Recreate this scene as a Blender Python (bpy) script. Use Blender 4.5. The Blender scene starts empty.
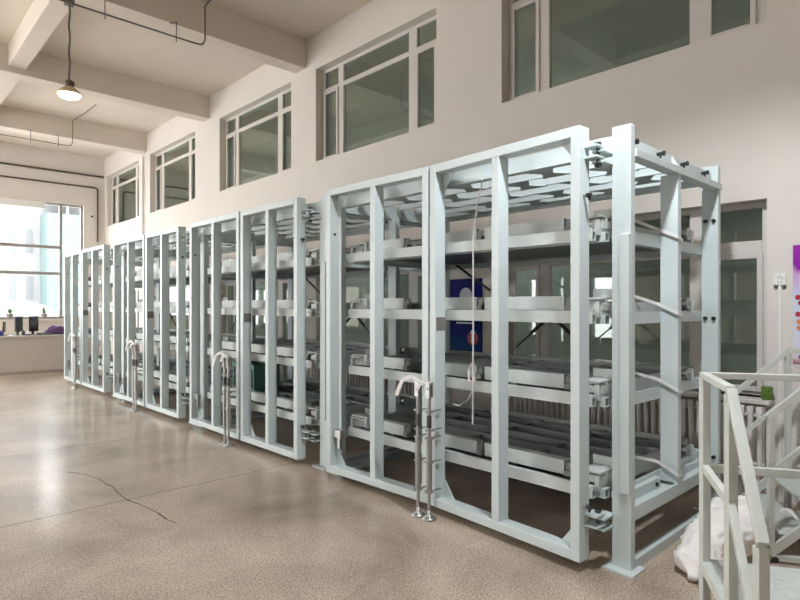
import bpy, bmesh, math, random
from mathutils import Vector, noise
random.seed(7)
S = bpy.context.scene
COL = S.collection
# ------------------------------------------------------------------ camera
FPX, HOR, CH = 577.0, 305.5, 1.6
FX, FY = 0.687, 0.727
cd = bpy.data.cameras.new('camera'); cam = bpy.data.objects.new('camera', cd); COL.objects.link(cam)
cd.lens = FPX/800*36; cd.sensor_width = 36; cd.shift_y = (HOR-300)/800
cd.clip_start = .05; cd.clip_end = 300
cam.location = (0, 0, CH); cam.rotation_euler = (math.pi/2, 0, -math.atan2(FX, FY))
S.camera = cam
# ------------------------------------------------------------------ world, exposure
S.view_settings.view_transform = 'Standard'; S.view_settings.look = 'None'
S.view_settings.gamma = 1; S.view_settings.use_curve_mapping = False
S.view_settings.exposure = 0.0
w = bpy.data.worlds.new('sky'); S.world = w; w.use_nodes = True
w.node_tree.nodes['Background'].inputs[0].default_value = (.98, .99, 1, 1)
w.node_tree.nodes['Background'].inputs[1].default_value = 7.9

def area(name, loc, rot, sx, sy, e, col=(1, 1, 1)):
    l = bpy.data.lights.new(name, 'AREA'); l.shape = 'RECTANGLE'; l.size = sx; l.size_y = sy
    l.energy = e; l.color = col
    o = bpy.data.objects.new(name, l); COL.objects.link(o); o.location = loc; o.rotation_euler = rot
    return o
# ------------------------------------------------------------------ helpers
ORG = {}
def ray(u):
    t = (u-400)/FPX
    return FX+.727*t, FY-.687*t
def px_floor(u, v, z=0.0):
    d = FPX*(CH-z)/(v-HOR); a, b = ray(u)
    return Vector((a*d, b*d, z))
def y_at(u, X):
    a, b = ray(u); return X*b/a

class MB:
    def __init__(s): s.v = []; s.f = []
    def add(s, vs, fs):
        n = len(s.v); s.v += [Vector(p) for p in vs]; s.f += [tuple(i+n for i in f) for f in fs]; return s
    def box(s, x0, x1, y0, y1, z0, z1):
        return s.add([(x0,y0,z0),(x1,y0,z0),(x1,y1,z0),(x0,y1,z0),(x0,y0,z1),(x1,y0,z1),(x1,y1,z1),(x0,y1,z1)],
            [(0,3,2,1),(4,5,6,7),(0,1,5,4),(1,2,6,5),(2,3,7,6),(3,0,4,7)])
    def fbox(s, o, d, n, a0, a1, b0, b1, z0, z1):
        P = lambda a, b, z: Vector((o[0]+d[0]*a+n[0]*b, o[1]+d[1]*a+n[1]*b, z))
        return s.add([P(a0,b0,z0),P(a1,b0,z0),P(a1,b1,z0),P(a0,b1,z0),P(a0,b0,z1),P(a1,b0,z1),P(a1,b1,z1),P(a0,b1,z1)],
            [(0,3,2,1),(4,5,6,7),(0,1,5,4),(1,2,6,5),(2,3,7,6),(3,0,4,7)])
    def bar(s, p, q, w=.04, h=None, up=(0,0,1)):
        p = Vector(p); q = Vector(q); h = h or w; a = (q-p).normalized(); up = Vector(up)
        if abs(a.dot(up)) > .98: up = Vector((FX, FY, 0))
        r = a.cross(up).normalized(); u = r.cross(a).normalized(); vs = []
        for e in (p, q):
            for i, j in ((-1,-1),(1,-1),(1,1),(-1,1)): vs.append(e+r*i*w/2+u*j*h/2)
        return s.add(vs, [(0,1,2,3),(7,6,5,4),(0,4,5,1),(1,5,6,2),(2,6,7,3),(3,7,4,0)])
    def tube(s, pts, r, n=10, cap=True):
        pts = [Vector(p) for p in pts]; rings = []; m = len(pts)
        rr = r if isinstance(r, (list, tuple)) else [r]*m
        prev = None
        for i, p in enumerate(pts):
            a = (pts[min(i+1, m-1)]-pts[max(i-1, 0)]).normalized()
            if prev is None:
                up = Vector((0,0,1)) if abs(a.z) < .9 else Vector((1,0,0))
                u = a.cross(up).normalized()
            else:
                u = (prev-a*prev.dot(a)).normalized()
            prev = u; v = a.cross(u)
            rings.append([p+(u*math.cos(2*math.pi*k/n)+v*math.sin(2*math.pi*k/n))*rr[i] for k in range(n)])
        vs = [q for g in rings for q in g]
        fs = [(i*n+k, i*n+(k+1)%n, (i+1)*n+(k+1)%n, (i+1)*n+k) for i in range(m-1) for k in range(n)]
        if cap: fs += [tuple(range(n))[::-1], tuple((m-1)*n+k for k in range(n))]
        return s.add(vs, fs)
    def cyl(s, p, q, r, n=16): return s.tube([p, q], r, n)
    def lathe(s, c, prof, n=20):
        c = Vector(c); vs = []; m = len(prof)
        for r, z in prof:
            for k in range(n):
                a = 2*math.pi*k/n; vs.append(c+Vector((r*math.cos(a), r*math.sin(a), z)))
        fs = [(i*n+k, i*n+(k+1)%n, (i+1)*n+(k+1)%n, (i+1)*n+k) for i in range(m-1) for k in range(n)]
        fs += [tuple(range(n))[::-1], tuple((m-1)*n+k for k in range(n))]
        return s.add(vs, fs)
    def prism(s, poly, off):
        off = Vector(off); n = len(poly); poly = [Vector(p) for p in poly]
        return s.add(poly+[p+off for p in poly],
            [tuple(range(n))[::-1], tuple(range(n, 2*n))]+[(i, (i+1)%n, n+(i+1)%n, n+i) for i in range(n)])
    def sqtube(s, x0, x1, y0, y1, z0, z1, t=.006):
        """open square tube running along Y"""
        s.box(x0,x1,y0,y1,z0,z0+t); s.box(x0,x1,y0,y1,z1-t,z1)
        s.box(x0,x0+t,y0,y1,z0+t,z1-t); return s.box(x1-t,x1,y0,y1,z0+t,z1-t)
    def build(s, name, mat, parent=None, smooth=False, bevel=0, kind=None):
        o = Vector((0,0,0))
        if parent is not None: o = ORG.get(parent.name, o)
        me = bpy.data.meshes.new(name); me.from_pydata([p-o for p in s.v], [], s.f)
        bm = bmesh.new(); bm.from_mesh(me); bmesh.ops.recalc_face_normals(bm, faces=bm.faces); bm.to_mesh(me); bm.free()
        me.materials.append(mat); ob = bpy.data.objects.new(name, me); COL.objects.link(ob)
        if parent is not None: ob.parent = parent
        ORG[ob.name] = o
        if smooth:
            for p in me.polygons: p.use_smooth = True
        if bevel:
            m = ob.modifiers.new('bevel', 'BEVEL'); m.width = bevel; m.segments = 2; m.limit_method = 'ANGLE'
        if kind: ob['kind'] = kind
        return ob
def tag(o, label, cat, group=None, kind=None):
    o['label'] = label; o['category'] = cat
    if group: o['group'] = group
    if kind: o['kind'] = kind
    return o
def thing(name, loc, label, cat, group=None):
    o = bpy.data.objects.new(name, None); COL.objects.link(o); o.location = loc; o.empty_display_size = .1
    ORG[o.name] = Vector(loc); return tag(o, label, cat, group)

# ------------------------------------------------------------------ materials
def mat(name, col, rough=.5, metal=0, spec=.5, bump=0, bscale=40, var=0, vscale=4, emis=None, es=0):
    m = bpy.data.materials.new(name); m.use_nodes = True; nt = m.node_tree; b = nt.nodes['Principled BSDF']
    b.inputs['Base Color'].default_value = (*col, 1); b.inputs['Roughness'].default_value = rough
    b.inputs['Metallic'].default_value = metal; b.inputs['Specular IOR Level'].default_value = spec
    tc = nt.nodes.new('ShaderNodeTexCoord')
    if var:
        n = nt.nodes.new('ShaderNodeTexNoise'); n.inputs['Scale'].default_value = vscale; n.inputs['Detail'].default_value = 5
        nt.links.new(tc.outputs['Object'], n.inputs['Vector'])
        r = nt.nodes.new('ShaderNodeMapRange'); r.inputs[1].default_value = .3; r.inputs[2].default_value = .7
        r.inputs[3].default_value = 1-var; r.inputs[4].default_value = 1+var*.5
        nt.links.new(n.outputs['Fac'], r.inputs[0])
        x = nt.nodes.new('ShaderNodeVectorMath'); x.operation = 'SCALE'; x.inputs[0].default_value = col
        nt.links.new(r.outputs[0], x.inputs['Scale']); nt.links.new(x.outputs[0], b.inputs['Base Color'])
    if bump:
        n = nt.nodes.new('ShaderNodeTexNoise'); n.inputs['Scale'].default_value = bscale; n.inputs['Detail'].default_value = 4
        nt.links.new(tc.outputs['Object'], n.inputs['Vector'])
        bp = nt.nodes.new('ShaderNodeBump'); bp.inputs['Strength'].default_value = bump; bp.inputs['Distance'].default_value = .01
        nt.links.new(n.outputs['Fac'], bp.inputs['Height']); nt.links.new(bp.outputs[0], b.inputs['Normal'])
    if emis:
        b.inputs['Emission Color'].default_value = (*emis, 1); b.inputs['Emission Strength'].default_value = es
    return m
M = {}
M['paint'] = mat('rack paint', (.60, .67, .67), .38, var=.05, vscale=3)
M['tray'] = mat('drawer paint', (.56, .60, .58), .42, var=.08, vscale=6)
M['tray_shade'] = mat('shaded drawer paint', (.23, .25, .24), .4, metal=.2, var=.15, vscale=5)  # drawer paint darkened: the shade inside the trays is put into the colour
M['sheet'] = mat('steel sheet', (.16, .165, .16), .32, metal=.5, var=.2, vscale=3)
M['tab'] = mat('grey tab', (.20, .21, .20), .5)
M['steel'] = mat('bright steel', (.40, .40, .385), .36, metal=.9)
M['darksteel'] = mat('dark steel', (.09, .09, .085), .4, metal=.6)
M['black'] = mat('black plastic', (.015, .015, .016), .4)
M['plate'] = mat('name plate', (.20, .19, .18), .45)
M['strap'] = mat('white webbing', (.80, .79, .78), .7)
M['wall'] = mat('wall paint', (.72, .67, .618), .75, bump=.08, bscale=30, var=.03, vscale=1.2)
M['ceil'] = mat('ceiling paint', (.77, .69, .595), .85, var=.04, vscale=.8)
M['frame'] = mat('window frame', (.66, .62, .575), .4)
M['stair'] = mat('stair paint', (.60, .62, .57), .45, var=.08, vscale=10)
M['rad'] = mat('radiator paint', (.78, .74, .68), .45)
M['sack'] = mat('woven sack', (.86, .82, .79), .6, bump=.6, bscale=14, var=.08, vscale=9)
M['counter'] = mat('counter front', (.56, .49, .42), .5, var=.03)
M['ctop'] = mat('counter top', (.62, .60, .56), .35)
M['bronze'] = mat('bronze pipe', (.10, .08, .06), .5, metal=.2)
M['conduit'] = mat('steel conduit', (.16, .15, .14), .4, metal=.4)
M['whitepipe'] = mat('white pipe', (.78, .76, .73), .4)
M['white'] = mat('white plastic', (.80, .79, .76), .4)
M['teal'] = mat('teal crate', (.10, .26, .20), .5)
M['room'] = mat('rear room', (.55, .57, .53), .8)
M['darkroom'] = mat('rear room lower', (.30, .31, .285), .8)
M['purple'] = mat('purple', (.10, .05, .16), .6)
M['screen'] = mat('monitor black', (.02, .02, .025), .25)
M['leaf'] = mat('leaf', (.08, .18, .05), .5)
M['pot'] = mat('pot', (.35, .30, .26), .6)
M['pav'] = mat('bounce pavement', (.80, .80, .80), .9)  # colour raised so the ground bounces daylight up to the ceiling
M['bldg'] = mat('pale building', (.24, .24, .242), .8)
M['bldgteal'] = mat('teal glass facade', (.13, .18, .175), .7)
M['bldgdark'] = mat('facade windows', (.15, .155, .16), .4)
M['can'] = mat('green can', (.12, .22, .03), .4, var=.6, vscale=60)
M['amber'] = mat('lamp shade', (.72, .55, .34), .4)
M['bulb'] = mat('lamp glow', (1, .9, .7), .4, emis=(1, .86, .62), es=9)

def checker():
    m = mat('checker plate', (.60, .63, .60), .4, metal=.1); nt = m.node_tree; b = nt.nodes['Principled BSDF']
    tc = nt.nodes.new('ShaderNodeTexCoord'); v = nt.nodes.new('ShaderNodeTexVoronoi'); v.inputs['Scale'].default_value = 34
    nt.links.new(tc.outputs['Object'], v.inputs['Vector'])
    bp = nt.nodes.new('ShaderNodeBump'); bp.inputs['Strength'].default_value = .9; bp.inputs['Distance'].default_value = .006
    nt.links.new(v.outputs['Distance'], bp.inputs['Height']); nt.links.new(bp.outputs[0], b.inputs['Normal']); return m
M['checker'] = checker()

def glass(lo=.10, hi=.6):
    m = bpy.data.materials.new('window glass'); m.use_nodes = True; nt = m.node_tree
    for n in list(nt.nodes):
        if n.type != 'OUTPUT_MATERIAL': nt.nodes.remove(n)
    out = [n for n in nt.nodes if n.type == 'OUTPUT_MATERIAL'][0]
    t = nt.nodes.new('ShaderNodeBsdfTransparent'); t.inputs[0].default_value = (.78, .83, .80, 1)
    g = nt.nodes.new('ShaderNodeBsdfGlossy'); g.inputs[0].default_value = (.85, .9, .87, 1); g.inputs['Roughness'].default_value = .03
    lw = nt.nodes.new('ShaderNodeLayerWeight'); lw.inputs[0].default_value = .5
    pw = nt.nodes.new('ShaderNodeMath'); pw.operation = 'POWER'; pw.inputs[1].default_value = 3; nt.links.new(lw.outputs['Facing'], pw.inputs[0])
    f = nt.nodes.new('ShaderNodeMath'); f.operation = 'MULTIPLY_ADD'; f.inputs[1].default_value = hi; f.inputs[2].default_value = lo; nt.links.new(pw.outputs[0], f.inputs[0])
    mx = nt.nodes.new('ShaderNodeMixShader'); nt.links.new(f.outputs[0], mx.inputs[0])
    nt.links.new(t.outputs[0], mx.inputs[1]); nt.links.new(g.outputs[0], mx.inputs[2]); nt.links.new(mx.outputs[0], out.inputs[0]); return m
M['glass'] = glass()
def clearglass():
    m = glass(.03, .4); m.name = 'clear glass'
    for n in m.node_tree.nodes:
        if n.type == 'BSDF_TRANSPARENT': n.inputs[0].default_value = (.97, .98, .98, 1)
    return m
M['clear'] = clearglass()

def floor_mat():
    m = bpy.data.materials.new('polished concrete'); m.use_nodes = True; nt = m.node_tree; b = nt.nodes['Principled BSDF']
    N = lambda t: nt.nodes.new(t); L = nt.links.new
    tc = N('ShaderNodeTexCoord')
    n1 = N('ShaderNodeTexNoise'); n1.inputs['Scale'].default_value = .9; n1.inputs['Detail'].default_value = 7; n1.inputs['Roughness'].default_value = .6; n1.inputs['Distortion'].default_value = .4
    n2 = N('ShaderNodeTexNoise'); n2.inputs['Scale'].default_value = 70; n2.inputs['Detail'].default_value = 3
    vo = N('ShaderNodeTexNoise'); vo.inputs['Scale'].default_value = 95; vo.inputs['Detail'].default_value = 1
    for n in (n1, n2, vo): L(tc.outputs['Object'], n.inputs['Vector'])
    cr = N('ShaderNodeValToRGB'); e = cr.color_ramp.elements
    e[0].position = .3; e[0].color = (.32, .25, .19, 1); e[1].position = .72; e[1].color = (.74, .60, .475, 1)
    L(n1.outputs['Fac'], cr.inputs[0])
    c2 = N('ShaderNodeValToRGB'); e = c2.color_ramp.elements
    e[0].position = .33; e[0].color = (.55, .55, .55, 1); e[1].position = .6; e[1].color = (1.12, 1.12, 1.12, 1)
    L(n2.outputs['Fac'], c2.inputs[0])
    c3 = N('ShaderNodeValToRGB'); e = c3.color_ramp.elements
    e[0].position = .37; e[0].color = (.16, .15, .14, 1); e[1].position = .43; e[1].color = (1, 1, 1, 1)
    L(vo.outputs['Fac'], c3.inputs[0])
    m1 = N('ShaderNodeMixRGB'); m1.blend_type = 'MULTIPLY'; m1.inputs[0].default_value = .75; L(cr.outputs[0], m1.inputs[1]); L(c2.outputs[0], m1.inputs[2])
    m2 = N('ShaderNodeMixRGB'); m2.blend_type = 'MULTIPLY'; m2.inputs[0].default_value = .7; L(m1.outputs[0], m2.inputs[1]); L(c3.outputs[0], m2.inputs[2])
    # saw-cut joints across the floor
    sx = N('ShaderNodeSeparateXYZ'); L(tc.outputs['Object'], sx.inputs[0])
    last = m2.outputs[0]
    for yy in (5.0, 7.3, 9.6, 11.9):
        a = N('ShaderNodeMath'); a.operation = 'COMPARE'; a.inputs[1].default_value = yy; a.inputs[2].default_value = .0065
        L(sx.outputs['Y'], a.inputs[0])
        k = N('ShaderNodeMixRGB'); L(a.outputs[0], k.inputs[0]); L(last, k.inputs[1]); k.inputs[2].default_value = (.07, .06, .05, 1); last = k.outputs[0]
    L(last, b.inputs['Base Color'])
    mr = N('ShaderNodeMapRange'); mr.inputs[1].default_value = .1; mr.inputs[2].default_value = .9; mr.inputs[3].default_value = .36; mr.inputs[4].default_value = .26
    L(n1.outputs['Fac'], mr.inputs[0]); L(mr.outputs[0], b.inputs['Roughness'])
    b.inputs['Specular IOR Level'].default_value = .4; b.inputs['Coat Weight'].default_value = .3; b.inputs['Coat Roughness'].default_value = .13
    bp = N('ShaderNodeBump'); bp.inputs['Strength'].default_value = .12; bp.inputs['Distance'].default_value = .004
    L(n2.outputs['Fac'], bp.inputs['Height']); L(bp.outputs[0], b.inputs['Normal'])
    return m
M['floor'] = floor_mat()

def poster_mat(name, bands):
    """printed colour bands by object height plus soft print noise"""
    m = bpy.data.materials.new(name); m.use_nodes = True; nt = m.node_tree; b = nt.nodes['Principled BSDF']
    tc = nt.nodes.new('ShaderNodeTexCoord'); sx = nt.nodes.new('ShaderNodeSeparateXYZ'); nt.links.new(tc.outputs['Generated'], sx.inputs[0])
    n = nt.nodes.new('ShaderNodeTexNoise'); n.inputs['Scale'].default_value = 5; nt.links.new(tc.outputs['Generated'], n.inputs['Vector'])
    ad = nt.nodes.new('ShaderNodeMath'); ad.operation = 'MULTIPLY_ADD'; ad.inputs[1].default_value = .25; nt.links.new(n.outputs['Fac'], ad.inputs[0]); nt.links.new(sx.outputs['Z'], ad.inputs[2])
    su = nt.nodes.new('ShaderNodeMath'); su.operation = 'SUBTRACT'; su.inputs[1].default_value = .125; nt.links.new(ad.outputs[0], su.inputs[0])
    cr = nt.nodes.new('ShaderNodeValToRGB'); el = cr.color_ramp.elements
    el[0].position, el[0].color = bands[0][0], (*bands[0][1], 1); el[1].position, el[1].color = bands[-1][0], (*bands[-1][1], 1)
    for p, c in bands[1:-1]:
        k = el.new(p); k.color = (*c, 1)
    nt.links.new(su.outputs[0], cr.inputs[0]); nt.links.new(cr.outputs[0], b.inputs['Base Color']); b.inputs['Roughness'].default_value = .55; b.inputs['Specular IOR Level'].default_value = .15
    return m
M['bluepost'] = poster_mat('blue poster', [(0, (.0, .05, .16)), (.3, (.0, .012, .17)), (.6, (.002, .006, .12)), (.8, (.004, .006, .20)), (1, (.004, .004, .09))])
M['purppost'] = poster_mat('purple poster', [(0, (.45, .02, .05)), (.1, (.75, .72, .82)), (.55, (.62, .68, .85)), (.78, (.60, .35, .62)), (.84, (.28, .02, .36)), (1, (.33, .03, .40))])
M['red'] = mat('red print', (.45, .02, .04), .4)
M['pale'] = mat('pale print', (.62, .66, .78), .4)
M['orange'] = mat('orange print', (.75, .25, .08), .4)

# ------------------------------------------------------------------ room shell
WX, WT = 5.5, .26                       # window wall
YE, YB, XL = 18.85, -5.0, -6.0          # end wall, wall behind, wall on the left
ZC, ZB = 6.05, 5.58
WINS = [(1.39, 4.09), (5.13, 7.83), (8.57, 11.27), (12.45, 15.15), (15.95, 18.6)]
UZ0, UZ1, LZ0, LZ1 = 3.965, 5.48, .83, 2.49
MB().box(XL-.3, WX+3, YB-.3, YE+.3, -.1, 0).build('floor', M['floor'], kind='structure')
MB().box(XL-.3, WX+3, YB-.3, YE+.3, ZC, ZC+.2).build('ceiling', M['ceil'], kind='structure')
m = MB()
ys = [YB]
for a, b in WINS: ys += [a, b]
ys.append(YE)
for i in range(0, len(ys), 2): m.box(WX, WX+WT, ys[i], ys[i+1], 0, ZC)
for a, b in WINS:
    m.box(WX, WX+WT, a, b, 0, LZ0); m.box(WX, WX+WT, a, b, LZ1, UZ0); m.box(WX, WX+WT, a, b, UZ1, ZC)
m.build('wall_right', M['wall'], kind='structure')
# end wall with the tall daylit window
EX0, EX1, EZ0, EZ1 = 2.80, 4.93, 1.22, 4.56
m = MB().box(XL, -3.2, YE, YE+.3, 0, ZC).box(EX1, WX+WT, YE, YE+.3, 0, ZC)
m.box(2.35, EX1, YE, YE+.3, 0, EZ0).box(-3.2, 2.35, YE, YE+.3, 0, .3).box(-3.2, EX1, YE, YE+.3, EZ1, ZC).box(2.35, EX0, YE, YE+.3, EZ0, EZ1)
m.build('wall_end', M['wall'], kind='structure')
# wall opposite, with its own openings
m = MB(); oy = [(1.6, 2.4), (8.6, 10.9), (11.4, 14.6), (15.1, 18.5)]
last = YB
for a, b in oy:
    m.box(XL-.3, XL, last, a, 0, ZC); m.box(XL-.3, XL, a, b, 0, .9 if a < 5 else .25).box(XL-.3, XL, a, b, 4.6 if a < 5 else 5.2, ZC); last = b
m.box(XL-.3, XL, last, YE, 0, ZC); m.build('wall_left', M['wall'], kind='structure')
m = MB().box(XL, WX, YB-.3, YB, 0, ZC)
m.build('wall_behind', M['wall'], kind='structure')
# rooms behind the window wall
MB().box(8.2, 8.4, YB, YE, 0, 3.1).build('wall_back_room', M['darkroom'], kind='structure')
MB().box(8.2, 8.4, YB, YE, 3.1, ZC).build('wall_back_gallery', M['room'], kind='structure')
MB().box(WX+WT, 8.4, YB, YE, 3.0, 3.12).build('floor_gallery', M['room'], kind='structure')
MB().box(WX+WT, 8.4, YE, YE+.3, 0, ZC).build('wall_gallery_end', M['room'], kind='structure')
MB().box(WX+WT, 8.4, YB-.3, YB, 0, ZC).build('wall_gallery_near', M['room'], kind='structure')
for yy in (1.0, 5.5, 10.0, 14.5):                       # unseen fill lights, added to brighten the rooms behind the panes
    gl_ = bpy.data.lights.new('gallery_fill', 'POINT'); gl_.energy = 12; gl_.color = (.95, .98, 1); gl_.shadow_soft_size = .06
    go_ = bpy.data.objects.new('gallery_fill', gl_); COL.objects.link(go_); go_.location = (6.6, yy, 3.75)
    area('back_room_fill', (7.2, yy, 2.9), (0, 0, 0), .3, 1.2, 24, (.95, 1, .96))  # unseen area fill, added to lighten the lower panes
# beams
n_trim = 1
for yb in (-2.7, .9, 4.5, 8.12, 11.72, 15.38):
    MB().box(XL, WX, yb, yb+.3, ZB, ZC).build('trim_%d' % n_trim, M['ceil'], kind='structure'); n_trim += 1
for xb in (1.90, -2.2):
    MB().box(xb, xb+.25, YB, YE, 5.68, ZC).build('trim_%d' % n_trim, M['ceil'], kind='structure'); n_trim += 1
# floor crack
m = MB()
cp = [px_floor(u, v, .0012) for u, v in ((67,472),(84,474),(99,479),(106,484),(112,486),(119,494),(127,500),(139,504),(150,509),(158,513),(166,519),(176,523))]
for i in range(len(cp)-1):
    a, b = cp[i], cp[i+1]; d = (b-a).normalized(); n = Vector((-d.y, d.x, 0)); wd = .004+.003*(i % 3 == 0)
    m.add([a-n*wd, b-n*wd*.8, b+n*wd*.8, a+n*wd], [(0,1,2,3)])
m.build('floor_crack', mat('crack', (.045, .04, .035), .8), kind='structure')

# ------------------------------------------------------------------ windows
wn = 1
def wall_window(y0, y1, z0, z1, zt, tt, near_side=True):
    """frame along Y at X = WX+.14 with two side lights, a wide centre light, a transom"""
    global wn
    X0, X1 = WX+.14, WX+.20; L = y1-y0; s = L/2.70
    root = bpy.data.objects.new('window_%d' % wn, None); COL.objects.link(root); root['kind'] = 'structure'
    root.location = (WX+.14, y0, z0); ORG[root.name] = Vector(root.location); wn += 1
    ca = [y0+(.12 if z0 > 3 else .07)*s, y0+.50*s, y0+.66*s, y0+2.15*s, y0+2.28*s, y0+2.64*s]
    f = MB()
    f.box(X0, X1, y0, ca[0], z0, z1).box(X0, X1, ca[5], y1, z0, z1)
    f.box(X0, X1, ca[1], ca[2], z0, z1).box(X0, X1, ca[3], ca[4], z0, z1)
    for a, b in ((ca[0], ca[1]), (ca[2], ca[3]), (ca[4], ca[5])):
        f.box(X0, X1, a, b, z0, z0+.05).box(X0, X1, a, b, z1-.05, z1).box(X0, X1, a, b, zt-tt/2, zt+tt/2)
    f.build('window_frame', M['frame'], root, bevel=.006)
    sash = MB()                                        # opening sashes of the side lights stand a little proud
    for a, b in ((ca[0], ca[1]), (ca[4], ca[5])):
        for q in ((a-.01, a+.035), (b-.035, b+.01)): sash.box(X0-.022, X0, q[0], q[1], z0+.03, zt-tt/2+.01)
        sash.box(X0-.022, X0, a+.035, b-.035, z0+.03, z0+.075).box(X0-.022, X0, a+.035, b-.035, zt-tt/2-.035, zt-tt/2+.01)
    sash.build('sash', M['frame'], root, bevel=.004)
    for a, b in ((ca[0], ca[1]), (ca[2], ca[3]), (ca[4], ca[5])):
        for c, d in ((z0+.05, zt-tt/2), (zt+tt/2, z1-.05)):
            MB().box(X0+.025, X0+.033, a, b, c, d).build('pane', M['glass'], root)
    return root
for a, b in WINS: wall_window(a, b, UZ0, UZ1, 5.13, .07)
for a, b in WINS:
    r = wall_window(a, b, LZ0, LZ1, 2.10, .12)
    MB().box(WX-.16, WX+.14, a-.06, b+.06, LZ0-.035, LZ0).build('window_sill', M['frame'], r, bevel=.005)
# tall end window, and its neighbour further left
for x0, x1, muls in ((EX0, EX1, (4.35,)), (-3.2, 2.35, (-1.4, .5))):
    EZ0 = 1.22 if x0 > 0 else .3
    root = bpy.data.objects.new('window_%d' % wn, None); COL.objects.link(root); root['kind'] = 'structure'; wn += 1
    root.location = (x0, YE+.1, EZ0); ORG[root.name] = Vector(root.location)
    f = MB().box(x0, x0+.06, YE+.1, YE+.18, EZ0, EZ1).box(x1-.06, x1, YE+.1, YE+.18, EZ0, EZ1)
    f.box(x0+.06, x1-.06, YE+.1, YE+.18, EZ0, EZ0+.06).box(x0+.06, x1-.06, YE+.1, YE+.18, EZ1-.06, EZ1)
    xs = [x0+.06]+[q for mm in muls for q in (mm-.04, mm+.04)]+[x1-.06]
    for mm in muls: f.box(mm-.04, mm+.04, YE+.09, YE+.19, EZ0+.06, EZ1-.06)
    for i in range(0, len(xs), 2):
        for zz in (2.52, 3.28): 
            if i == 0: f.box(xs[i], xs[i+1], YE+.1, YE+.18, zz-.045, zz+.045)
    f.build('window_frame', mat('end frame', (.34, .32, .30), .4), root, bevel=.005)
    for i in range(0, len(xs), 2):
        MB().box(xs[i], xs[i+1], YE+.138, YE+.146, EZ0+.06, EZ1-.06).build('pane', M['clear'], root)
    MB().box(x0-.05, x1+.05, YE-.14, YE+.1, EZ0-.05, EZ0).build('window_sill', M['wall'], root)
EZ0 = 1.22
tag(MB().box(2.87, 3.95, YE+.03, YE+.06, 4.36, 4.55).build('roller_blind', M['white'], bevel=.004),
    'rolled down strip of pale blind at the top of the tall daylit window', 'blind')

# ------------------------------------------------------------------ racks
LV = [2.075, 1.555, 1.03, .455]
GH0, GH1 = .06, 2.68
def gate(root, P0, P1, meet_far):
    """a hinged gate leaf; P0 near front bottom corner, P1 far one; meet_far tells which end meets its twin"""
    P0 = Vector(P0); P1 = Vector(P1); W = (P1-P0).length; d = (P1-P0)/W; n = Vector((d.y, -d.x))
    SW, D = .064, .105
    m = MB(); o = (P0.x, P0.y)
    m.fbox(o, d, n, 0, SW, 0, D, GH0, GH1).fbox(o, d, n, W-SW, W, 0, D, GH0, GH1)
    m.fbox(o, d, n, W/2-SW/2, W/2+SW/2, 0, D, GH0+SW, GH1-SW)
    m.fbox(o, d, n, SW, W-SW, 0, D, GH0, GH0+SW).fbox(o, d, n, SW, W-SW, 0, D, GH1-SW, GH1)
    g = m.build('gate', M['paint'], root, bevel=.004)
    P = lambda a, b, z: Vector((o[0]+d.x*a+n.x*b, o[1]+d.y*a+n.y*b, z))
    gs = .15
    for a, sa in ((SW, 1), (W-SW, -1)):
        for z, sz in ((GH0+SW, 1), (GH1-SW, -1)):
            MB().prism([P(a, .085, z), P(a+sa*gs*.8, .085, z), P(a, .085, z+sz*gs)], (n.x*.008, n.y*.008, 0)).build('gusset', M['paint'], g)
    # bolts on the stile that carries the hinges
    a = 0 if meet_far else W
    s = -1 if meet_far else 1
    for z in (2.26, .395):
        if meet_far:
            MB().cyl(P(-.022, .045, z), P(0, .045, z), .011, 10).build('bolt', M['steel'], g)
            k = MB().cyl(P(-.05, .045, z), P(-.022, .045, z), .014, 10); k.cyl(P(-.038, .045, z), P(-.038, .045, z-.03), .008, 8); k.build('bolt_knob', M['black'], g)
        else:
            MB().cyl(P(W-SW-.012, .05, z), P(W-SW, .05, z), .012, 10).build('bolt', M['black'], g)
    if meet_far:
        MB().fbox(o, d, n, W-SW-.004, W-SW, .01, .100, 1.41, 1.51).build('name_plate', M['plate'], g)
    else:
        l = MB().fbox(o, d, n, W-SW-.11, W-SW, .03, .08, .38, .45).fbox(o, d, n, W-SW-.09, W-SW-.05, .04, .07, .28, .38)
        l.build('latch', M['steel'], g, bevel=.004)
    # hinge plates and pin joining leaf and post
    return g

def rod(root, x, y, top=1.0, lever=1.0):
    m = MB().cyl((x, y, .07), (x, y, .20), .013).cyl((x, y, .20), (x, y, .60), .022).cyl((x, y, .60), (x, y, top), .0145)
    r = m.build('locking_rod', M['steel'], root, smooth=False)
    MB().lathe((x, y, 0), [(.055, 0), (.055, .010), (.035, .022), (.014, .035), (.012, .08)], 20).build('foot', M['steel'], r, smooth=True)
    for z in (.20, .42, .60, .66, .80):
        MB().cyl((x, y, z), (x, y, z+.012), .034).box(x, x+.13, y-.008, y+.008, z+.001, z+.009).build('collar', M['steel'], r)
    MB().cyl((x, y, .685), (x, y, .775), .019).build('grip', M['darksteel'], r)
    h = MB().box(x-.022, x-.014, y-.02, y+.02, top-.09, top+.02).box(x+.014, x+.022, y-.02, y+.02, top-.09, top+.02)
    h.cyl((x-.03, y, top-.02), (x+.03, y, top-.02), .008); h.build('clevis', M['steel'], r)
    if lever:
        L = lever; pts = [(x, y-.03*L, top+.01), (x-.02, y+.05*L, top+.055*L), (x-.04, y+.13*L, top+.025*L), (x-.05, y+.19*L, top-.10*L)]
        l = MB()
        for i in range(3): l.bar(pts[i], pts[i+1], .016, .034)
        l.build('lever', M['strap'], r, bevel=.004)
    return r

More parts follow.
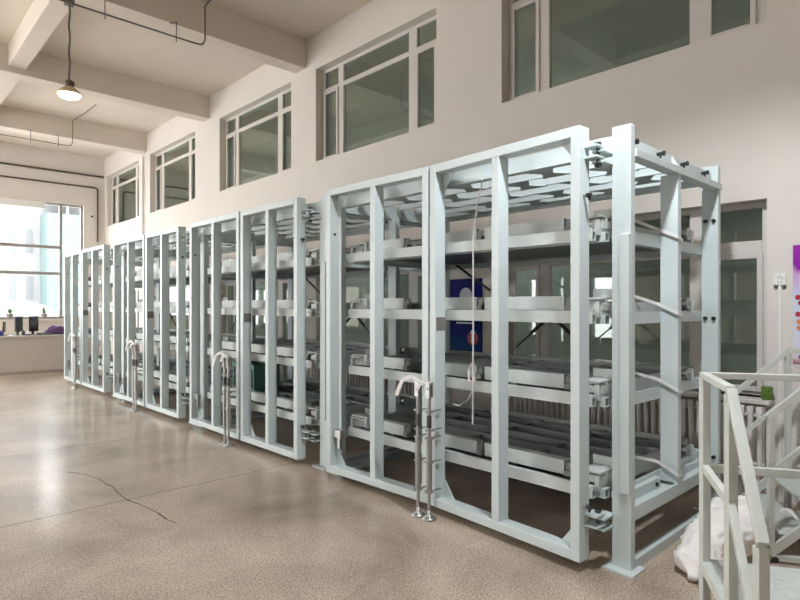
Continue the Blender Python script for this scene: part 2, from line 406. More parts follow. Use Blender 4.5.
def drawer(root, y0, y1, z, full, k):
    XF, XB = 3.352, 4.86
    m = MB().sqtube(XF+.006, XF+.054, y0+.243, y1-.243, z-.068, z-.008)
    m.box(XF+.006, XF+.02, y0+.243, y1-.243, z-.008, z+.012)
    m.box(XF+.034, XF+.054, y0+.243, y1-.243, z-.008, z+.006)
    m.box(XF+.05, XB, y0+.22, y0+.25, z-.03, z+.07).box(XF+.05, XB, y1-.25, y1-.22, z-.03, z+.07)
    m.box(XB-.04, XB, y0+.25, y1-.25, z-.03, z+.07)
    dr = m.build('drawer', M['tray'], root); m = MB()
    for x in (3.62, 3.88, 4.12, 4.38, 4.62): m.box(x, x+.035, y0+.25, y1-.25, z+.002, z+.055+.01*(k % 2))
    for f in (.30, .52, .74):
        yy = y0+(y1-y0)*f; m.box(XF+.10, XB-.04, yy, yy+.04, z+.002, z+.045)
    m.build('partition', M['tray_shade'], dr)
    MB().box(XF+.05, XB-.04, y0+.25, y1-.25, z-.02, z-.012).build('tray_sheet', M['sheet'], dr)
    L = y1-y0; hz = .095
    for a, b in ((.495, 1.165), (1.24, 1.80), (2.04, 2.46), (2.54, 2.76)):
        a2, b2 = y0+a*L/2.94, y0+b*L/2.94
        mm = MB().box(3.45, 3.456, a2, b2, z+.014, z+.014+hz).box(3.456, 3.53, a2, b2, z+.014+hz-.006, z+.014+hz).box(3.456, 3.53, a2, b2, z+.014, z+.020)
        mm.box(3.524, 3.53, a2, b2, z+.02, z+.014+hz-.006)
        mm.build('front_lip', M['tray'], dr)
        MB().box(3.43, 3.50, a2-.055, a2-.01, z+.014, z+.05).box(3.455, 3.462, a2-.055, a2-.01, z+.05, z+.10).build('bracket', M['tab'], dr)
    for yy, s in ((y0+.21, 1), (y1-.21, -1)):
        a, b = sorted((yy, yy+s*.15))
        b2 = MB().box(3.43, 3.56, a, b, z+.012, z+.06).box(3.40, 3.60, a, b, z+.082, z+.095).box(3.47, 3.50, a, b, z+.06, z+.082).box(3.585, 3.6, a, b, z+.095, z+.155)
        b2.build('corner_block', M['tray'], dr, bevel=.003)
    # white ratchet strap round the middle post of the near end frame
    ps = [(3.86, y0+.225, z+.115), (4.045, y0+.150, z+.045+.02), (4.066, y0+.128, z+.055), (4.066, y0-.006, z-.01), (4.11, y0-.008, z-.018), (4.145, y0-.004, z-.03), (4.20, y0+.16, z+.01)]
    st = MB()
    for i in range(len(ps)-1): st.bar(ps[i], ps[i+1], .005, .021)
    st.build('strap', M['strap'], dr)
    rx, ry, rz = 4.55, y0+.10, z+.06
    rl = MB().cyl((rx, ry, rz), (rx, ry+.02, rz), .045, 20).cyl((rx, ry+.02, rz), (rx, ry+.06, rz), .03, 20).cyl((rx, ry+.06, rz), (rx, ry+.075, rz), .045, 20)
    rl.cyl((rx, ry-.006, rz), (rx, ry, rz), .014, 12)
    rl.build('strap_reel', M['steel'], dr, smooth=False)
    MB().box(rx+.055, rx+.07, ry-.01, ry+.08, z-.0, z+.09).build('reel_bracket', M['tray'], dr)
    return dr

RG = 'steel drawer racks in a row along the window wall'
def rack(y0, y1, gates, label, rods, cords):
    root = thing('storage_rack', (3.37, y0, 0), label, 'rack', RG)
    H = 2.69
    XP = [(3.37, 3.425), (4.08, 4.135), (4.865, 4.92)]
    for e, ya, yb in ((0, y0, y0+.12), (1, y1-.12, y1)):
        for i, (a, b) in enumerate(XP):
            zb = .012 if i != 1 else .385
            p = MB().box(a, b, ya, yb, zb, H if i != 1 else 2.50).build('post', M['paint'], root, bevel=.003)
            if i == 1: continue
            MB().box(a-.06, b+.06, ya-.04, yb+.04, 0, .012).build('base_plate', M['paint'], p)
            if i == 0 and e == 0:
                MB().box(a-.022, a, ya+.002, ya+.065, .47, 2.03).build('guide_plate', M['paint'], p, bevel=.003)
        s = 1 if e == 0 else -1; q = ya if e == 0 else yb
        def yy(a, b): return sorted((q+s*a, q+s*b))
        # top end beam: recessed web above a lip
        for n0, n1 in ((0, 1), (1, 2)):
            xa, xb = XP[n0][1], XP[n1][0]
        a, b = yy(.05, .07); c, d = yy(0, .05)
        t = MB()
        t.box(3.425, 4.865, a, b, 2.50, 2.635); t.box(3.425, 4.865, c, d, 2.50, 2.548)
        c, d = yy(-.012, 0); t.box(3.425, 4.92, c, d, 2.50, 2.548)
        tb = t.build('top_end_beam', M['paint'], root, bevel=.002)
        MB().prism([(4.10, q+s*.0, 2.548), (4.10, q+s*.05, 2.548), (4.10, q+s*.05, 2.635)], (.012, 0, 0)).build('rib', M['paint'], tb)
        if e == 0:
            for xb_ in (3.47, 3.86, 4.26, 4.66):
                k = MB().cyl((xb_, y0+.05, 2.60), (xb_, y0+.012, 2.60), .012, 10).cyl((xb_, y0+.028, 2.60), (xb_, y0+.028, 2.572), .008, 8).cyl((xb_, y0+.012, 2.60), (xb_, y0-.0, 2.60), .017, 10)
                k.build('bolt', M['black'], tb)
            for xb_ in (4.875, 4.91):
                for zb_ in (2.26, 1.50, .42):
                    MB().cyl((4.865, y0+(.03 if xb_ > 4.9 else .09), zb_), (4.845, y0+(.03 if xb_ > 4.9 else .09), zb_), .015, 10).build('bolt', M['black'], root)
        a, b = yy(0, .02); c, d = yy(.02, .12); g, h = yy(.085, .12)
        bb = MB()
        bb.box(3.425, 4.865, a, b, .30, .385).box(3.425, 4.865, c, d, .352, .362)
        bb.box(3.425, 4.0, g, h, .362, .43).box(4.16, 4.865, g, h, .362, .41)
        bb.build('lower_end_beam', M['paint'], root, bevel=.002)
        a, b = yy(0, .045)
        MB().box(3.44, 4.85, a, b, .0, .062).box(3.44, 4.85, *yy(.045, .1), 0, .012).build('floor_channel', M['paint'], root)
        if e == 0: MB().cyl((3.93, q+.085, .395), (3.93, q+.07, .395), .013, 10).build('bolt', M['black'], root)
        for z in LV:                                      # runners the drawers roll on
            a, b = yy(.12, .185)
            MB().box(3.49, 4.865, a, b, z-.075, z-.065).box(3.49, 4.865, *yy(.12, .13), z-.065, z+.005).box(3.49, 4.865, *yy(.155, .185), z-.065, z-.035).build('runner', M['paint'], root)
    for z in LV:
        MB().sqtube(3.427, 3.487, y0+.193, y1-.193, z-.072, z-.012).build('shelf_beam', M['paint'], root)
        MB().box(4.87, 4.90, y0+.12, y1-.12, z-.07, z+.0).build('rear_beam', M['paint'], root)
    # top: front and rear beams and the open grille of bars with diamond ties
    MB().box(3.375, 3.40, y0+.12, y1-.12, 2.53, 2.64).box(3.40, 3.44, y0+.12, y1-.12, 2.53, 2.54).build('top_beam', M['paint'], root)
    MB().box(4.885, 4.91, y0+.12, y1-.12, 2.55, 2.66).build('top_beam', M['paint'], root)
    t = MB(); xs = [3.60, 3.86, 4.12, 4.38, 4.62, 4.80]
    for x in xs: t.box(x, x+.010, y0+.12, y1-.12, 2.585, 2.685).box(x-.014, x, y0+.12, y1-.12, 2.585, 2.590)
    xs2 = [3.44]+xs
    for i in range(len(xs2)-1):
        yy0 = y0+.42+(.38 if i % 2 else 0)
        while yy0 < y1-.3:
            a, b = xs2[i], xs2[i+1]+.010; c = (a+b)/2
            t.prism([(a, yy0-.13, 2.578), (c, yy0-.045, 2.578), (b, yy0-.13, 2.578), (b, yy0+.13, 2.578), (c, yy0+.045, 2.578), (a, yy0+.13, 2.578)], (0, 0, .007))
            yy0 += .76
    t.build('top_grille', M['paint'], root)
    # telescopic V stays on the rear of the frame
    yc = (y0+y1)/2
    MB().cyl((4.855, yc+1.27, 2.09), (4.855, yc+.73, 1.76), .014, 10).build('stay', M['darksteel'], root)
    for z in (1.48,):
        for s in (-1, 1):
            v = MB().cyl((4.855, yc+s*.03, z), (4.855, yc+s*.22, z-.15), .018, 10).cyl((4.855, yc+s*.2, z-.135), (4.855, yc+s*.40, z-.30), .009, 8)
            v.build('stay', M['darksteel'], root)
    gl = []
    for i, (P0, P1) in enumerate(gates): gl.append(gate(root, P0, P1, i == 0))
    (P0, _), (_, P1) = gates[0], gates[1]
    for (px, py, s, yp) in ((P0[0], P0[1], -1, y0+.12), (P1[0], P1[1], 1, y1-.12)):
        for zc in (2.515, .30):
            h = MB(); ya, yb = sorted((py+s*.0, py+s*.085))
            for dz in (-.03, .035): h.box(px+.05, px+.15, ya, yb, zc+dz, zc+dz+.012)
            yc_, yd = sorted((yp, py+s*.02))
            h.box(px+.11, 3.40, min(yc_, py+s*.1) if s < 0 else py+.02, max(yd, yp) if s < 0 else max(yp, py+.03), zc-.055, zc-.043)
            h.box(px+.11, 3.40, min(yc_, py+s*.1) if s < 0 else py+.02, max(yd, yp) if s < 0 else max(yp, py+.03), zc+.01, zc+.022)
            hg = h.build('hinge', M['paint'], root)
            yq = py+s*.055
            MB().cyl((px+.12, yq, zc-.08), (px+.12, yq, zc+.07), .012, 10).cyl((px+.12, yq, zc-.075), (px+.12, yq, zc-.055), .022, 10).cyl((px+.12, yq, zc+.055), (px+.12, yq, zc+.07), .02, 10).build('hinge_pin', M['darksteel'], hg)
    for q, (x, y, tp) in enumerate(rods): rod(root, x, y, tp, .45 if q == 0 else 1.0)
    for (y, zt, zb) in cords:
        MB().tube([(3.39, y-.05, 2.59), (3.335, y-.03, 2.35), (3.325, y, 2.1), (3.325, y, 1.4), (3.325, y+.005, zb)], .006, 6).build('hanging_cord', M['strap'], root)
        s = MB(); pts = []
        for i in range(14):
            f = i/13; a = -1.9+f*5.2
            if f < .6: pts.append(Vector((3.40, y+.02-.045*math.cos(a)*.9, 1.13-.0-.085*math.sin(a+1.9)*0-.09*f+.055*math.sin(a))))
        pts = [(3.33, y-.02, 1.16), (3.33, y+.02, 1.17), (3.33, y+.05, 1.12), (3.33, y+.045, 1.04), (3.33, y+.01, 1.02), (3.33, y-.02, 1.10), (3.33, y-.01, 1.0), (3.33, y+.05, .90), (3.33, y+.14, .84), (3.33, y+.20, .845)]
        for i in range(len(pts)-1): s.bar(pts[i], pts[i+1], .016, .004, up=(0, .3, 1))
        s.build('loose_strap', M['strap'], root)
    for k, z in enumerate(LV): drawer(root, y0, y1, z, True, k)
    return root
X_ = 3.20
def gp(u): return (X_, y_at(u, X_))
rack(1.557, 4.50, [((3.146, 1.768), (3.230, 3.085)), ((3.232, 3.105), (3.190, 4.38))],
     'pale steel drawer rack nearest the camera, its end frame and white straps in view', [(3.125, 2.99, 1.0), (3.12, 3.10, 1.0)], [(2.73, 2.4, .72), (3.20, 2.4, .95)])
rack(4.61, 7.47, [(gp(297), gp(240.3)), (gp(238.6), gp(189.4))],
     'pale green-grey steel drawer rack second from the camera, a teal crate behind its gates', [(3.10, 6.13, 1.0), (3.10, 6.22, 1.0)], [(5.5, 2.4, .8)])
rack(7.56, 10.62, [(gp(178.3), gp(145.2)), (gp(144), gp(113))],
     'pale green-grey steel drawer rack third from the camera, second from the counter', [(3.10, 9.12, 1.0), (3.10, 9.22, 1.0)], [(8.4, 2.4, .8)])
rack(10.80, 13.85, [(gp(103.7), gp(81.5)), (gp(80.5), gp(64))],
     'pale green-grey steel drawer rack farthest from the camera, beside the end of the counter', [(3.10, 12.42, 1.0), (3.10, 12.52, 1.0)], [(11.6, 2.4, .8)])
# teal crate
def open_crate(x0, x1, y0, y1, z0, h, matl, label):
    r = thing('plastic_crate', (x0, y0, z0), label, 'crate')
    b = MB().box(x0, x1, y0, y1, z0, z0+.012).box(x0, x0+.012, y0, y1, z0+.012, z0+.05).box(x0, x0+.012, y0, y1, z0+h-.06, z0+h)
    n = 7
    for i in range(n+1):
        yy = y0+(y1-y0-.02)*i/n; b.box(x0, x0+.012, yy, yy+.02, z0+.05, z0+h-.06)
    b.box(x1-.012, x1, y0, y1, z0+.012, z0+h).box(x0+.012, x1-.012, y0, y0+.012, z0+.012, z0+h).box(x0+.012, x1-.012, y1-.012, y1, z0+.012, z0+h)
    b.build('crate_body', matl, r)
    MB().box(x0-.012, x1+.012, y0-.012, y0, z0+h-.03, z0+h).box(x0-.012, x1+.012, y1, y1+.012, z0+h-.03, z0+h).box(x0-.012, x0, y0, y1, z0+h-.03, z0+h).build('rim', matl, r)
open_crate(3.58, 3.95, 6.42, 6.95, .525, .34, M['teal'], 'teal slotted plastic crate on the lowest drawer of the second rack')

# ------------------------------------------------------------------ radiators under the lower windows
RL = ['cream column radiator under the nearest low window, behind the near rack and the steps',
      'cream column radiator seen through the gap behind the near rack and the second rack',
      'cream column radiator behind the second and third racks', 'cream column radiator behind the third and farthest racks',
      'cream column radiator in the far corner behind the last rack']
for (a, b), lb in zip(WINS, RL):
    y0, y1 = a-.02, min(b, 18.4)
    r = thing('radiator', (5.40, y0, 0), lb, 'radiator', 'radiators under the low windows')
    m = MB(); yy = y0
    while yy < y1-.05:
        for x in (5.335, 5.40):
            m.tube([(x, yy+.03, .25), (x, yy+.03, .30), (x, yy+.03, .70), (x, yy+.03, .755)], [.016, .021, .021, .016], 8)
        m.box(5.318, 5.415, yy+.006, yy+.054, .72, .775).box(5.318, 5.415, yy+.006, yy+.054, .215, .27)
        yy += .066
    m.build('columns', M['rad'], r, bevel=.006)
    MB().cyl((5.365, y0, .70), (5.365, y1-.05, .70), .016).cyl((5.365, y0, .30), (5.365, y1-.05, .30), .016).build('header_pipe', M['rad'], r)
    f = MB()
    for q in (y0+.03, y1-.12): f.box(5.34, 5.40, q, q+.02, 0, .22)
    f.build('foot', M['rad'], r)

# ------------------------------------------------------------------ ceiling services
def conduit(yb, xe, label, xs_clip, xend):
    pts = [(xend, yb, 5.365), (xe-.12, yb, 5.365), (xe-.04, yb, 5.38), (xe, yb, 5.46), (xe, yb, 5.95), (xe+.04, yb-.05, 6.02), (xe+.1, yb-.5, 6.03), (xe+.12, yb-1.4, 6.03)]
    t = thing('conduit', (xe, yb, ZC), label, 'conduit')
    MB().tube(pts, .012 if yb < 10 else .009, 8).build('pipe', M['conduit'], t)
    for x in xs_clip:
        MB().cyl((x, yb, 5.30), (x, yb, 5.58), .007, 6).bar((x-.05, yb+.09, 5.575), (x+.01, yb, 5.575), .02, .01).build('hanger', M['conduit'], t)
    return t
conduit(8.04, 3.70, 'grey steel conduit with a bent riser carrying the pendant lamp below the near beam', (2.35, 3.28), -2.6)
conduit(15.26, 3.75, 'thin grey conduit below the far ceiling beam, near the end wall', (2.9, 3.45), -2.6)
LC = (.91, .96, 1)
def pendant(x, y, label, watt=130, zt=5.365):
    t = thing('pendant_lamp', (x, y, zt), label, 'lamp', 'pendant lamps')
    pts = [(x+.006*math.sin(i*1.3), y, zt-.03-i*(zt-4.42)/14) for i in range(14)]+[(x, y, 4.38)]
    MB().tube(pts, .012, 8).build('cord', M['conduit'], t)
    MB().box(x-.05, x+.05, y-.04, y+.04, zt-.03, zt+.03).build('junction_box', M['conduit'], t)
    MB().lathe((x, y, 0), [(.03, 4.40), (.055, 4.385), (.06, 4.35), (.05, 4.335), (.05, 4.31)], 16).build('lamp_holder', mat('holder', (.12, .07, .05), .5), t, smooth=True)
    pr = [(.052, 4.315), (.085, 4.29), (.12, 4.255), (.138, 4.22), (.134, 4.22), (.116, 4.252), (.08, 4.285), (.048, 4.31)]
    s = MB(); n = 24; c = Vector((x, y, 0)); vs = []
    for r_, z in pr:
        for k in range(n): vs.append(c+Vector((r_*math.cos(2*math.pi*k/n), r_*math.sin(2*math.pi*k/n), z)))
    s.add(vs, [(i*n+k, i*n+(k+1)%n, ((i+1)%len(pr))*n+(k+1)%n, ((i+1)%len(pr))*n+k) for i in range(len(pr)) for k in range(n)])
    s.build('lamp_shade', M['amber'], t, smooth=True)
    MB().lathe((x, y, 0), [(.03, 4.30), (.07, 4.27), (.115, 4.235), (.128, 4.222), (.115, 4.195), (.07, 4.175), (.01, 4.17)], 24).build('bulb', M['bulb'], t, smooth=True)
    l = bpy.data.lights.new('lamp_light', 'SPOT'); l.energy = watt; l.color = LC; l.shadow_soft_size = .10
    l.spot_size = math.radians(158); l.spot_blend = .42
    o = bpy.data.objects.new('lamp_light', l); COL.objects.link(o); o.parent = t; o.location = (0, 0, 4.10-zt)
    return t
pendant(1.94, 8.04, 'lit pendant lamp with amber shade on a long cord below the conduit', 70)
MB().tube([(-2.6, 1.1, 5.365), (3.7, 1.1, 5.365), (3.7, 1.1, 5.6)], .012, 8).build('trim_20', M['conduit'], kind='structure')
pendant(2.55, 1.1, 'lit pendant lamp above the near rack, behind the camera', 385)
pendant(-2.0, 1.1, 'lit pendant lamp on the left of the hall, behind the camera', 120)
pendant(-2.0, 8.04, 'lit pendant lamp on the left of the hall, ahead of the camera', 50)
# pipes on the end wall
p = thing('wall_pipe', (5.3, YE-.03, 5.12), 'dark bronze pipe across the end wall that turns down beside the tall window', 'pipe')
MB().tube([(-3, YE-.03, 5.12), (5.22, YE-.03, 5.12), (5.28, YE-.03, 5.10), (5.30, YE-.03, 5.04), (5.30, YE-.03, 3.5)], .022, 8).build('pipe_run', M['bronze'], p)
tag(MB().tube([(-3, YE-.05, 5.47), (5.46, YE-.05, 5.47)], .028, 8).build('heating_pipe', M['bronze']), 'straight dark pipe high on the end wall, above the bent one', 'pipe')
tag(MB().tube([(5.46, 15.57, 0), (5.46, 15.57, 5.5)], .028, 10).build('drain_pipe', M['whitepipe']), 'white vertical pipe on the wall between the two farthest small windows', 'pipe')
c = thing('security_camera', (5.16, YE, 4.27), 'small white security camera high on the end wall by the corner', 'camera')
MB().box(5.14, 5.18, YE-.02, YE, 4.24, 4.32).bar((5.16, YE, 4.27), (5.14, YE-.12, 4.25), .02).build('mount', M['white'], c)
MB().cyl((5.17, YE-.06, 4.27), (5.08, YE-.26, 4.22), .045, 14).build('housing', M['white'], c)
MB().cyl((5.085, YE-.25, 4.223), (5.078, YE-.268, 4.219), .032, 12).build('lens', M['black'], c)

# ------------------------------------------------------------------ wall items
s = thing('wall_socket', (5.49, 1.17, 1.72), 'white double wall socket beside the near low window', 'socket')
ys0, ys1 = y_at(786, 5.49), y_at(774, 5.49)
MB().box(5.485, 5.50, ys0, ys1, 1.765, 1.855).build('face_plate', M['white'], s, bevel=.004)
yc = (ys0+ys1)/2
k = MB()
for dy, dz in ((-.012, .012), (.012, .012), (0, .03), (-.012, -.02), (.012, -.02)): k.box(5.4835, 5.485, yc+dy-.002, yc+dy+.002, 1.805+dz, 1.805+dz+.012)
k.build('slots', M['black'], s)
MB().box(5.48, 5.50, ys0, ys0+.025, 1.745, 1.763).box(5.48, 5.50, ys1-.025, ys1, 1.745, 1.763).build('clip', M['darksteel'], s)
MB().box(5.488, 5.50, yc-.01, yc+.01, .0, 1.765).build('cable_duct', M['white'], s)
py = y_at(793, 5.49)
pp = thing('wall_poster', (5.49, py, 1.14), 'purple-topped wall poster with red berries at the right edge', 'poster')
MB().box(5.488, 5.499, py-.62, py, 1.14, 2.085).build('poster_sheet', M['purppost'], pp)
MB().box(5.4865, 5.488, py-.55, py-.045, 1.22, 1.86).build('poster_panel', M['pale'], pp)
for i, (dy, z, c_) in enumerate(((.035, 1.665, 'red'), (.055, 1.62, 'red'), (.035, 1.53, 'red'), (.045, 1.47, 'orange'), (.045, 1.42, 'orange'), (.06, 1.19, 'red'))):
    MB().cyl((5.4868, py-dy, z), (5.4860, py-dy, z), .021, 14).build('berry', M[c_], pp)
MB().tube([(5.4862, py-.09, 1.9), (5.4862, py-.06, 1.7), (5.4862, py-.065, 1.5), (5.4862, py-.08, 1.3)], .004, 6).build('twig', M['purple'], pp)
bp_ = thing('wall_poster', (5.49, 4.40, 1.0), 'deep blue poster with a red and white figure, seen through the near rack', 'poster')
ya, yb = y_at(482, 5.49), y_at(446, 5.49)
MB().box(5.486, 5.499, ya, yb, 1.02, 1.93).build('poster_sheet', M['bluepost'], bp_)
MB().box(5.4845, 5.486, ya+.14, yb-.18, 1.375, 1.395).build('title_bar', M['white'], bp_)
MB().cyl((5.4845, ya+.14, 1.20), (5.486, ya+.14, 1.20), .085, 18).build('red_figure', M['red'], bp_)
MB().cyl((5.483, ya+.14, 1.27), (5.4845, ya+.14, 1.27), .035, 12).box(5.483, 5.4845, ya+.115, ya+.165, 1.14, 1.25).build('white_figure', M['pale'], bp_)
MB().cyl((5.4845, ya+.25, 1.72), (5.486, ya+.25, 1.72), .10, 20).build('pale_figure', M['pale'], bp_)
cn = y_at(767, 5.42)
g = thing('drinks_can', (5.42, cn, LZ0), 'small green patterned can on the near window sill', 'can')
MB().lathe((5.42, cn, LZ0), [(.036, 0), (.042, .008), (.042, .10), (.036, .108)], 18).build('can_body', M['can'], g, smooth=True)
MB().lathe((5.42, cn, LZ0+.108), [(.034, 0), (.034, .004)], 18).build('can_lid', M['steel'], g)

# ------------------------------------------------------------------ counter and things on it
ct = thing('reception_counter', (0, 15.85, 0), 'long beige counter in front of the tall daylit window', 'counter')
MB().box(-3.5, 4.4, 15.87, 16.4, .0, .86).build('counter_body', M['counter'], ct)
MB().box(-3.55, 4.45, 15.82, 16.45, .86, .90).build('counter_top', M['ctop'], ct, bevel=.005)
MB().box(-3.5, 4.4, 15.855, 15.87, .0, .06).build('plinth', M['pot'], ct)
def cx(u, Y=16.1):
    a, b = ray(u); return a/b*Y
def monitor(u, w_, h, ang, label):
    x = cx(u); t = thing('monitor', (x, 16.15, .90), label, 'monitor', 'screens on the counter')
    ca, sa = math.cos(ang), math.sin(ang)
    d = (ca, sa); n = (-sa, ca); o = (x, 16.15)
    MB().fbox(o, d, n, -w_/2, w_/2, -.02, .01, .98, .98+h).build('screen', M['screen'], t, bevel=.004)
    MB().fbox(o, d, n, -.03, .03, .01, .03, .91, 1.1).build('stand', M['black'], t)
    MB().fbox(o, d, n, -.1, .1, -.08, .08, .90, .912).build('foot', M['black'], t)
monitor(19, .30, .36, .9, 'black monitor turned sideways, left one on the counter')
monitor(34, .28, .36, .7, 'black monitor turned sideways, right one on the counter')
monitor(4.5, .16, .24, 1.2, 'narrow black screen at the left edge, on the counter')
x = cx(26.2, 15.95); t = thing('desk_phone', (x, 16.0, .90), 'dark desk phone between the two monitors on the counter', 'phone')
MB().prism([(x-.07, 15.93, .90), (x-.07, 16.1, .90), (x-.07, 16.1, .97), (x-.07, 15.93, .93)], (.14, 0, 0)).build('phone_base', M['darksteel'], t)
MB().tube([(x-.04, 15.95, .965), (x-.04, 16.02, .985), (x-.04, 16.08, 1.0)], [.03, .016, .03], 10).build('handset', M['black'], t)
x = cx(42); t = thing('paper_tray', (x, 15.9, .90), 'flat grey paper tray on the counter between monitors and purple coat', 'tray')
MB().box(x-.16, x+.16, 15.86, 15.90, .90, .95).box(x-.16, x+.16, 15.9, 16.02, .90, .908).build('tray_body', M['sheet'], t)
def blob(name, c, r, matl, seed, amp=.25, fr=3.0, par=None, n=24, m_=16, flat=None):
    s = MB(); vs = []; c = Vector(c)
    for i in range(m_+1):
        for j in range(n):
            th = math.pi*i/m_; ph = 2*math.pi*j/n
            d = Vector((math.sin(th)*math.cos(ph), math.sin(th)*math.sin(ph), math.cos(th)))
            k = 1+amp*noise.noise(d*fr+Vector((seed, 0, 0)))
            p = Vector((c.x+d.x*r[0]*k, c.y+d.y*r[1]*k, c.z+d.z*r[2]*k))
            if flat is not None and p.z < flat: p.z = flat
            vs.append(p)
    s.add(vs, [(i*n+j, i*n+(j+1)%n, (i+1)*n+(j+1)%n, (i+1)*n+j) for i in range(m_) for j in range(n)])
    return s.build(name, matl, par, smooth=True)
x = cx(58)
tag(blob('folded_coat', (x, 16.1, .96), (.26, .16, .13), M['purple'], 3, .5, 3, flat=.90), 'crumpled purple coat on the counter beside the farthest rack', 'coat')
x = cx(-3)
tag(blob('blue_bag', (x, 16.0, .95), (.09, .1, .08), mat('blue cloth', (.03, .06, .35), .7), 5, .4, 3, flat=.90), 'small blue bag at the left end of the counter', 'bag')
for u, lb in ((10, 'potted plant on the sill, behind the left monitor'), (44, 'potted plant on the sill, right of the monitors')):
    x = cx(u, YE-.05); t = thing('potted_plant', (x, YE-.05, EZ0), lb, 'plant', 'plants on the far sill')
    MB().lathe((x, YE-.05, EZ0), [(.05, 0), (.085, .14), (.09, .15)], 14).build('pot', M['pot'], t, smooth=True)
    f = MB()
    for i in range(22):
        a = random.random()*6.28; e = random.uniform(.3, 1.3); l = random.uniform(.12, .22)
        b0 = Vector((x, YE-.05, EZ0+.15)); tip = b0+Vector((math.cos(a)*math.cos(e)*l*.5, math.sin(a)*math.cos(e)*l*.35, math.sin(e)*l)); mid = (b0+tip)/2; sd = Vector((-math.sin(a), math.cos(a), 0))*.018
        f.add([b0, mid+sd, tip, mid-sd], [(0, 1, 2), (0, 2, 3)])
    f.build('foliage', M['leaf'], t)

# ------------------------------------------------------------------ outside the tall window
MB().box(-40, 60, YE+.3, 90, -.12, -.02).box(-50, XL-.3, -30, YE+.3, -.12, -.02).build('ground_outside', M['pav'], kind='structure')
ob = thing('building', (9, 42, 0), 'pale building outside the tall window, with a teal glazed corner', 'building')
MB().box(5.0, 9.3, 46, 60, 0, 16).build('building_wall', M['bldg'], ob)
MB().box(9.3, 12.0, 44, 60, 0, 7.8).build('glazed_corner', M['bldgteal'], ob)
MB().box(12.0, 24, 45, 60, 0, 11).build('wing', M['bldg'], ob)
q = MB()
for i in range(4):
    for j in range(3): q.box(5.6+i*.95, 6.0+i*.95, 45.96, 46, 2+j*3.2, 3.6+j*3.2)
q.build('window_bands', M['bldgdark'], ob)
sl = thing('street_lamp', (9.0, 36, 0), 'faint street lamp with a curved arm outside the tall window', 'street lamp')
MB().cyl((8.6, 36, -.02), (8.6, 36, 7.6), .07, 8).tube([(8.6, 36, 7.5), (8.8, 36, 8.0), (9.2, 36, 8.2), (9.7, 36, 8.15)], .05, 8).build('pole', M['bldgdark'], sl)
MB().box(9.6, 10.2, 35.8, 36.2, 8.02, 8.16).build('lantern', M['bldg'], sl)
sh = tag(blob('clipped_bush', (5.5, 29, .4), (1.3, 1.0, 1.3), mat('bush', (.16, .17, .16), .8, bump=1, bscale=6), 9, .12, 6, flat=-.02), 'pale rounded bush outside the tall window above the counter', 'bush')

# ------------------------------------------------------------------ step platform in the right foreground
AV = Vector((-.862, -.507, 0)); BV = Vector((.507, -.862, 0))
A = Vector((3.106, 1.056, 0)); B = A+AV*.482; C = A+AV*.878
PZ = .32
def V(p, z): return Vector((p.x, p.y, z))
t = thing('step_platform', A, 'grey-white steel step platform with railings in the right foreground, bag behind it', 'steps')
W2 = BV*1.3
for p, zt in ((A, 1.235), (B, 1.225), (C, .74), (A+W2, 1.235)):
    MB().bar(V(p, 0), V(p, zt), .04).build('post', M['stair'], t, bevel=.003)
r = MB().bar(V(A, 1.25)-AV*.02, V(B, 1.245), .04, .03).bar(V(B, 1.245), V(C, .755)+AV*.02, .04, .03); r.build('handrail', M['stair'], t, bevel=.003)
MB().bar(V(A, 1.25), V(A+W2, 1.25), .04, .03).build('handrail', M['stair'], t, bevel=.003)
MB().bar(V(A, .785), V(B, .765), .03, .04).bar(V(B, .765), V(C, .33), .03, .04).build('middle_rail', M['stair'], t, bevel=.003)
MB().bar(V(A, .785), V(A+W2, .785), .03, .04).build('middle_rail', M['stair'], t, bevel=.003)
o = (A.x, A.y)
MB().fbox(o, AV, BV, -.02, .50, -.02, 1.3, PZ-.006, PZ).build('checker_plate', M['checker'], t)
MB().fbox(o, AV, BV, -.02, .50, -.02, .02, PZ-.05, PZ-.006).fbox(o, AV, BV, -.02, .50, 1.26, 1.3, PZ-.05, PZ-.006).fbox(o, AV, BV, -.02, .02, .02, 1.26, PZ-.05, PZ-.006).fbox(o, AV, BV, .46, .50, .02, 1.26, PZ-.05, PZ-.006).build('platform_frame', M['stair'], t)
MB().fbox(o, AV, BV, .52, .90, .02, 1.28, .15, .156).fbox(o, AV, BV, .52, .90, .02, .05, .10, .15).fbox(o, AV, BV, .86, .90, .05, 1.28, .11, .15).fbox(o, AV, BV, .52, .56, .05, 1.28, .11, .15).build('lower_tread', M['checker'], t)
p2 = A+W2
MB().bar(V(p2+AV*.48, 0), V(p2+AV*.48, PZ-.006), .04).bar(V(p2+AV*.88, 0), V(p2+AV*.88, .15), .04).build('leg', M['stair'], t)
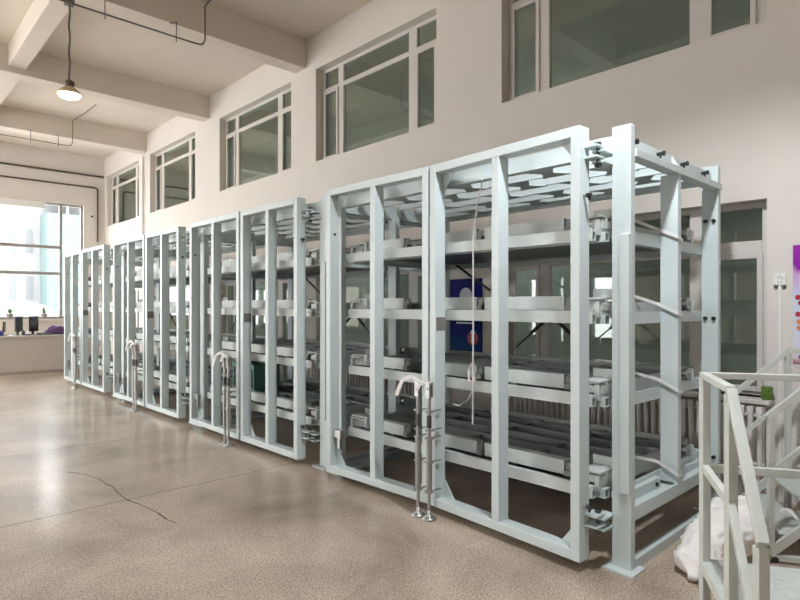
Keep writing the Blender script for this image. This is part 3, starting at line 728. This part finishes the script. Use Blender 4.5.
# second flight behind it
N1 = Vector((4.16, 1.03, 0)); AW = -AV*.85
t = thing('mobile_steps', N1, 'second set of steel steps with sloping rails, behind the foreground platform', 'steps')
UP = BV*.366
for base in (N1, N1+AW):
    MB().bar(V(base, .04), V(base, .90), .035).build('post', M['stair'], t, bevel=.003)
    MB().bar(V(base+UP, .04), V(base+UP, 1.24), .035).build('post', M['stair'], t, bevel=.003)
    MB().bar(V(base-BV*.02, .90), V(base+UP, 1.26), .035).bar(V(base+UP, 1.26), V(base+UP+BV*1.1, 1.26), .035).build('handrail', M['stair'], t, bevel=.003)
    MB().bar(V(base, .56), V(base+UP, .90), .028).bar(V(base+UP, .90), V(base+UP+BV*1.1, .90), .028).build('middle_rail', M['stair'], t)
    MB().bar(V(base, .06), V(base+UP, .40), .03, .05).build('stringer', M['stair'], t)
    MB().bar(V(base+UP+BV*1.1, 0), V(base+UP+BV*1.1, 1.24), .035).build('post', M['stair'], t)
    MB().bar(V(base, .03), V(base+UP+BV*1.1, .03), .035).build('base_bar', M['stair'], t)
    MB().cyl(V(base+BV*.02, .02)-AV*.02, V(base+BV*.02, .02)+AV*.02, .02, 12).build('castor', M['black'], t)
o = (N1.x, N1.y)
for k, z in ((0, .18), (1, .34)):
    MB().fbox(o, -AV, BV, .02, .83, .05+k*.18, .24+k*.18, z-.012, z).build('tread', M['checker'], t)
MB().fbox(o, -AV, BV, .0, .85, .42, 1.46, .40, .412).build('platform_plate', M['checker'], t)

# ------------------------------------------------------------------ woven sacks under the steps
def sack(path, rad, label, seed, squash=.8):
    """a slack bag swept along a path, flattened where it rests on the floor, with creases"""
    P = [Vector(p) for p in path]; n = 72; rings = 80; s = MB(); vs = []
    def at(lst, f):
        k = f*(len(lst)-1); i = min(int(k), len(lst)-2); q = k-i; q = q*q*(3-2*q) if not isinstance(lst[0], Vector) else q
        return lst[i]*(1-q)+lst[i+1]*q
    for i in range(rings):
        f = i/(rings-1); c = at(P, f); a = (at(P, min(1, f+.03))-at(P, max(0, f-.03))).normalized()
        u = a.cross(Vector((0, 0, 1))).normalized(); v = u.cross(a); R = at(rad, f)
        for k in range(n):
            th = 2*math.pi*k/n; d = u*math.cos(th)+v*math.sin(th)*squash
            q = c+d*R
            cr = noise.noise(q*5+Vector((seed, 0, 0)))*.34-(abs(noise.noise(q*9+Vector((0, seed, 0))))**.6)*.34+.12-abs(noise.noise(q*21))*.16
            q = c+d*R*(1+cr)
            q.z = max(q.z, .004+.006*abs(noise.noise(q*20)))
            vs.append(q)
    s.add(vs, [(i*n+k, i*n+(k+1)%n, (i+1)*n+(k+1)%n, (i+1)*n+k) for i in range(rings-1) for k in range(n)]+[tuple(range(n))[::-1], tuple((rings-1)*n+k for k in range(n))])
    return tag(s.build('woven_sack', M['sack'], smooth=True), label, 'sack', 'white woven sacks by the steps')
sack([(3.50, 1.25, .03), (3.62, 1.28, .08), (3.78, 1.26, .13), (3.95, 1.22, .19), (4.08, 1.20, .27), (4.16, 1.17, .36)], [.03, .11, .15, .18, .15, .04], 'large white woven sack slumped on the floor between rack and steps', 2.0)
sack([(4.52, 1.28, .05), (4.62, 1.16, .10), (4.72, 1.02, .10), (4.80, .90, .06)], [.03, .10, .11, .03], 'smaller white woven sack lying under the second steps', 7.0)
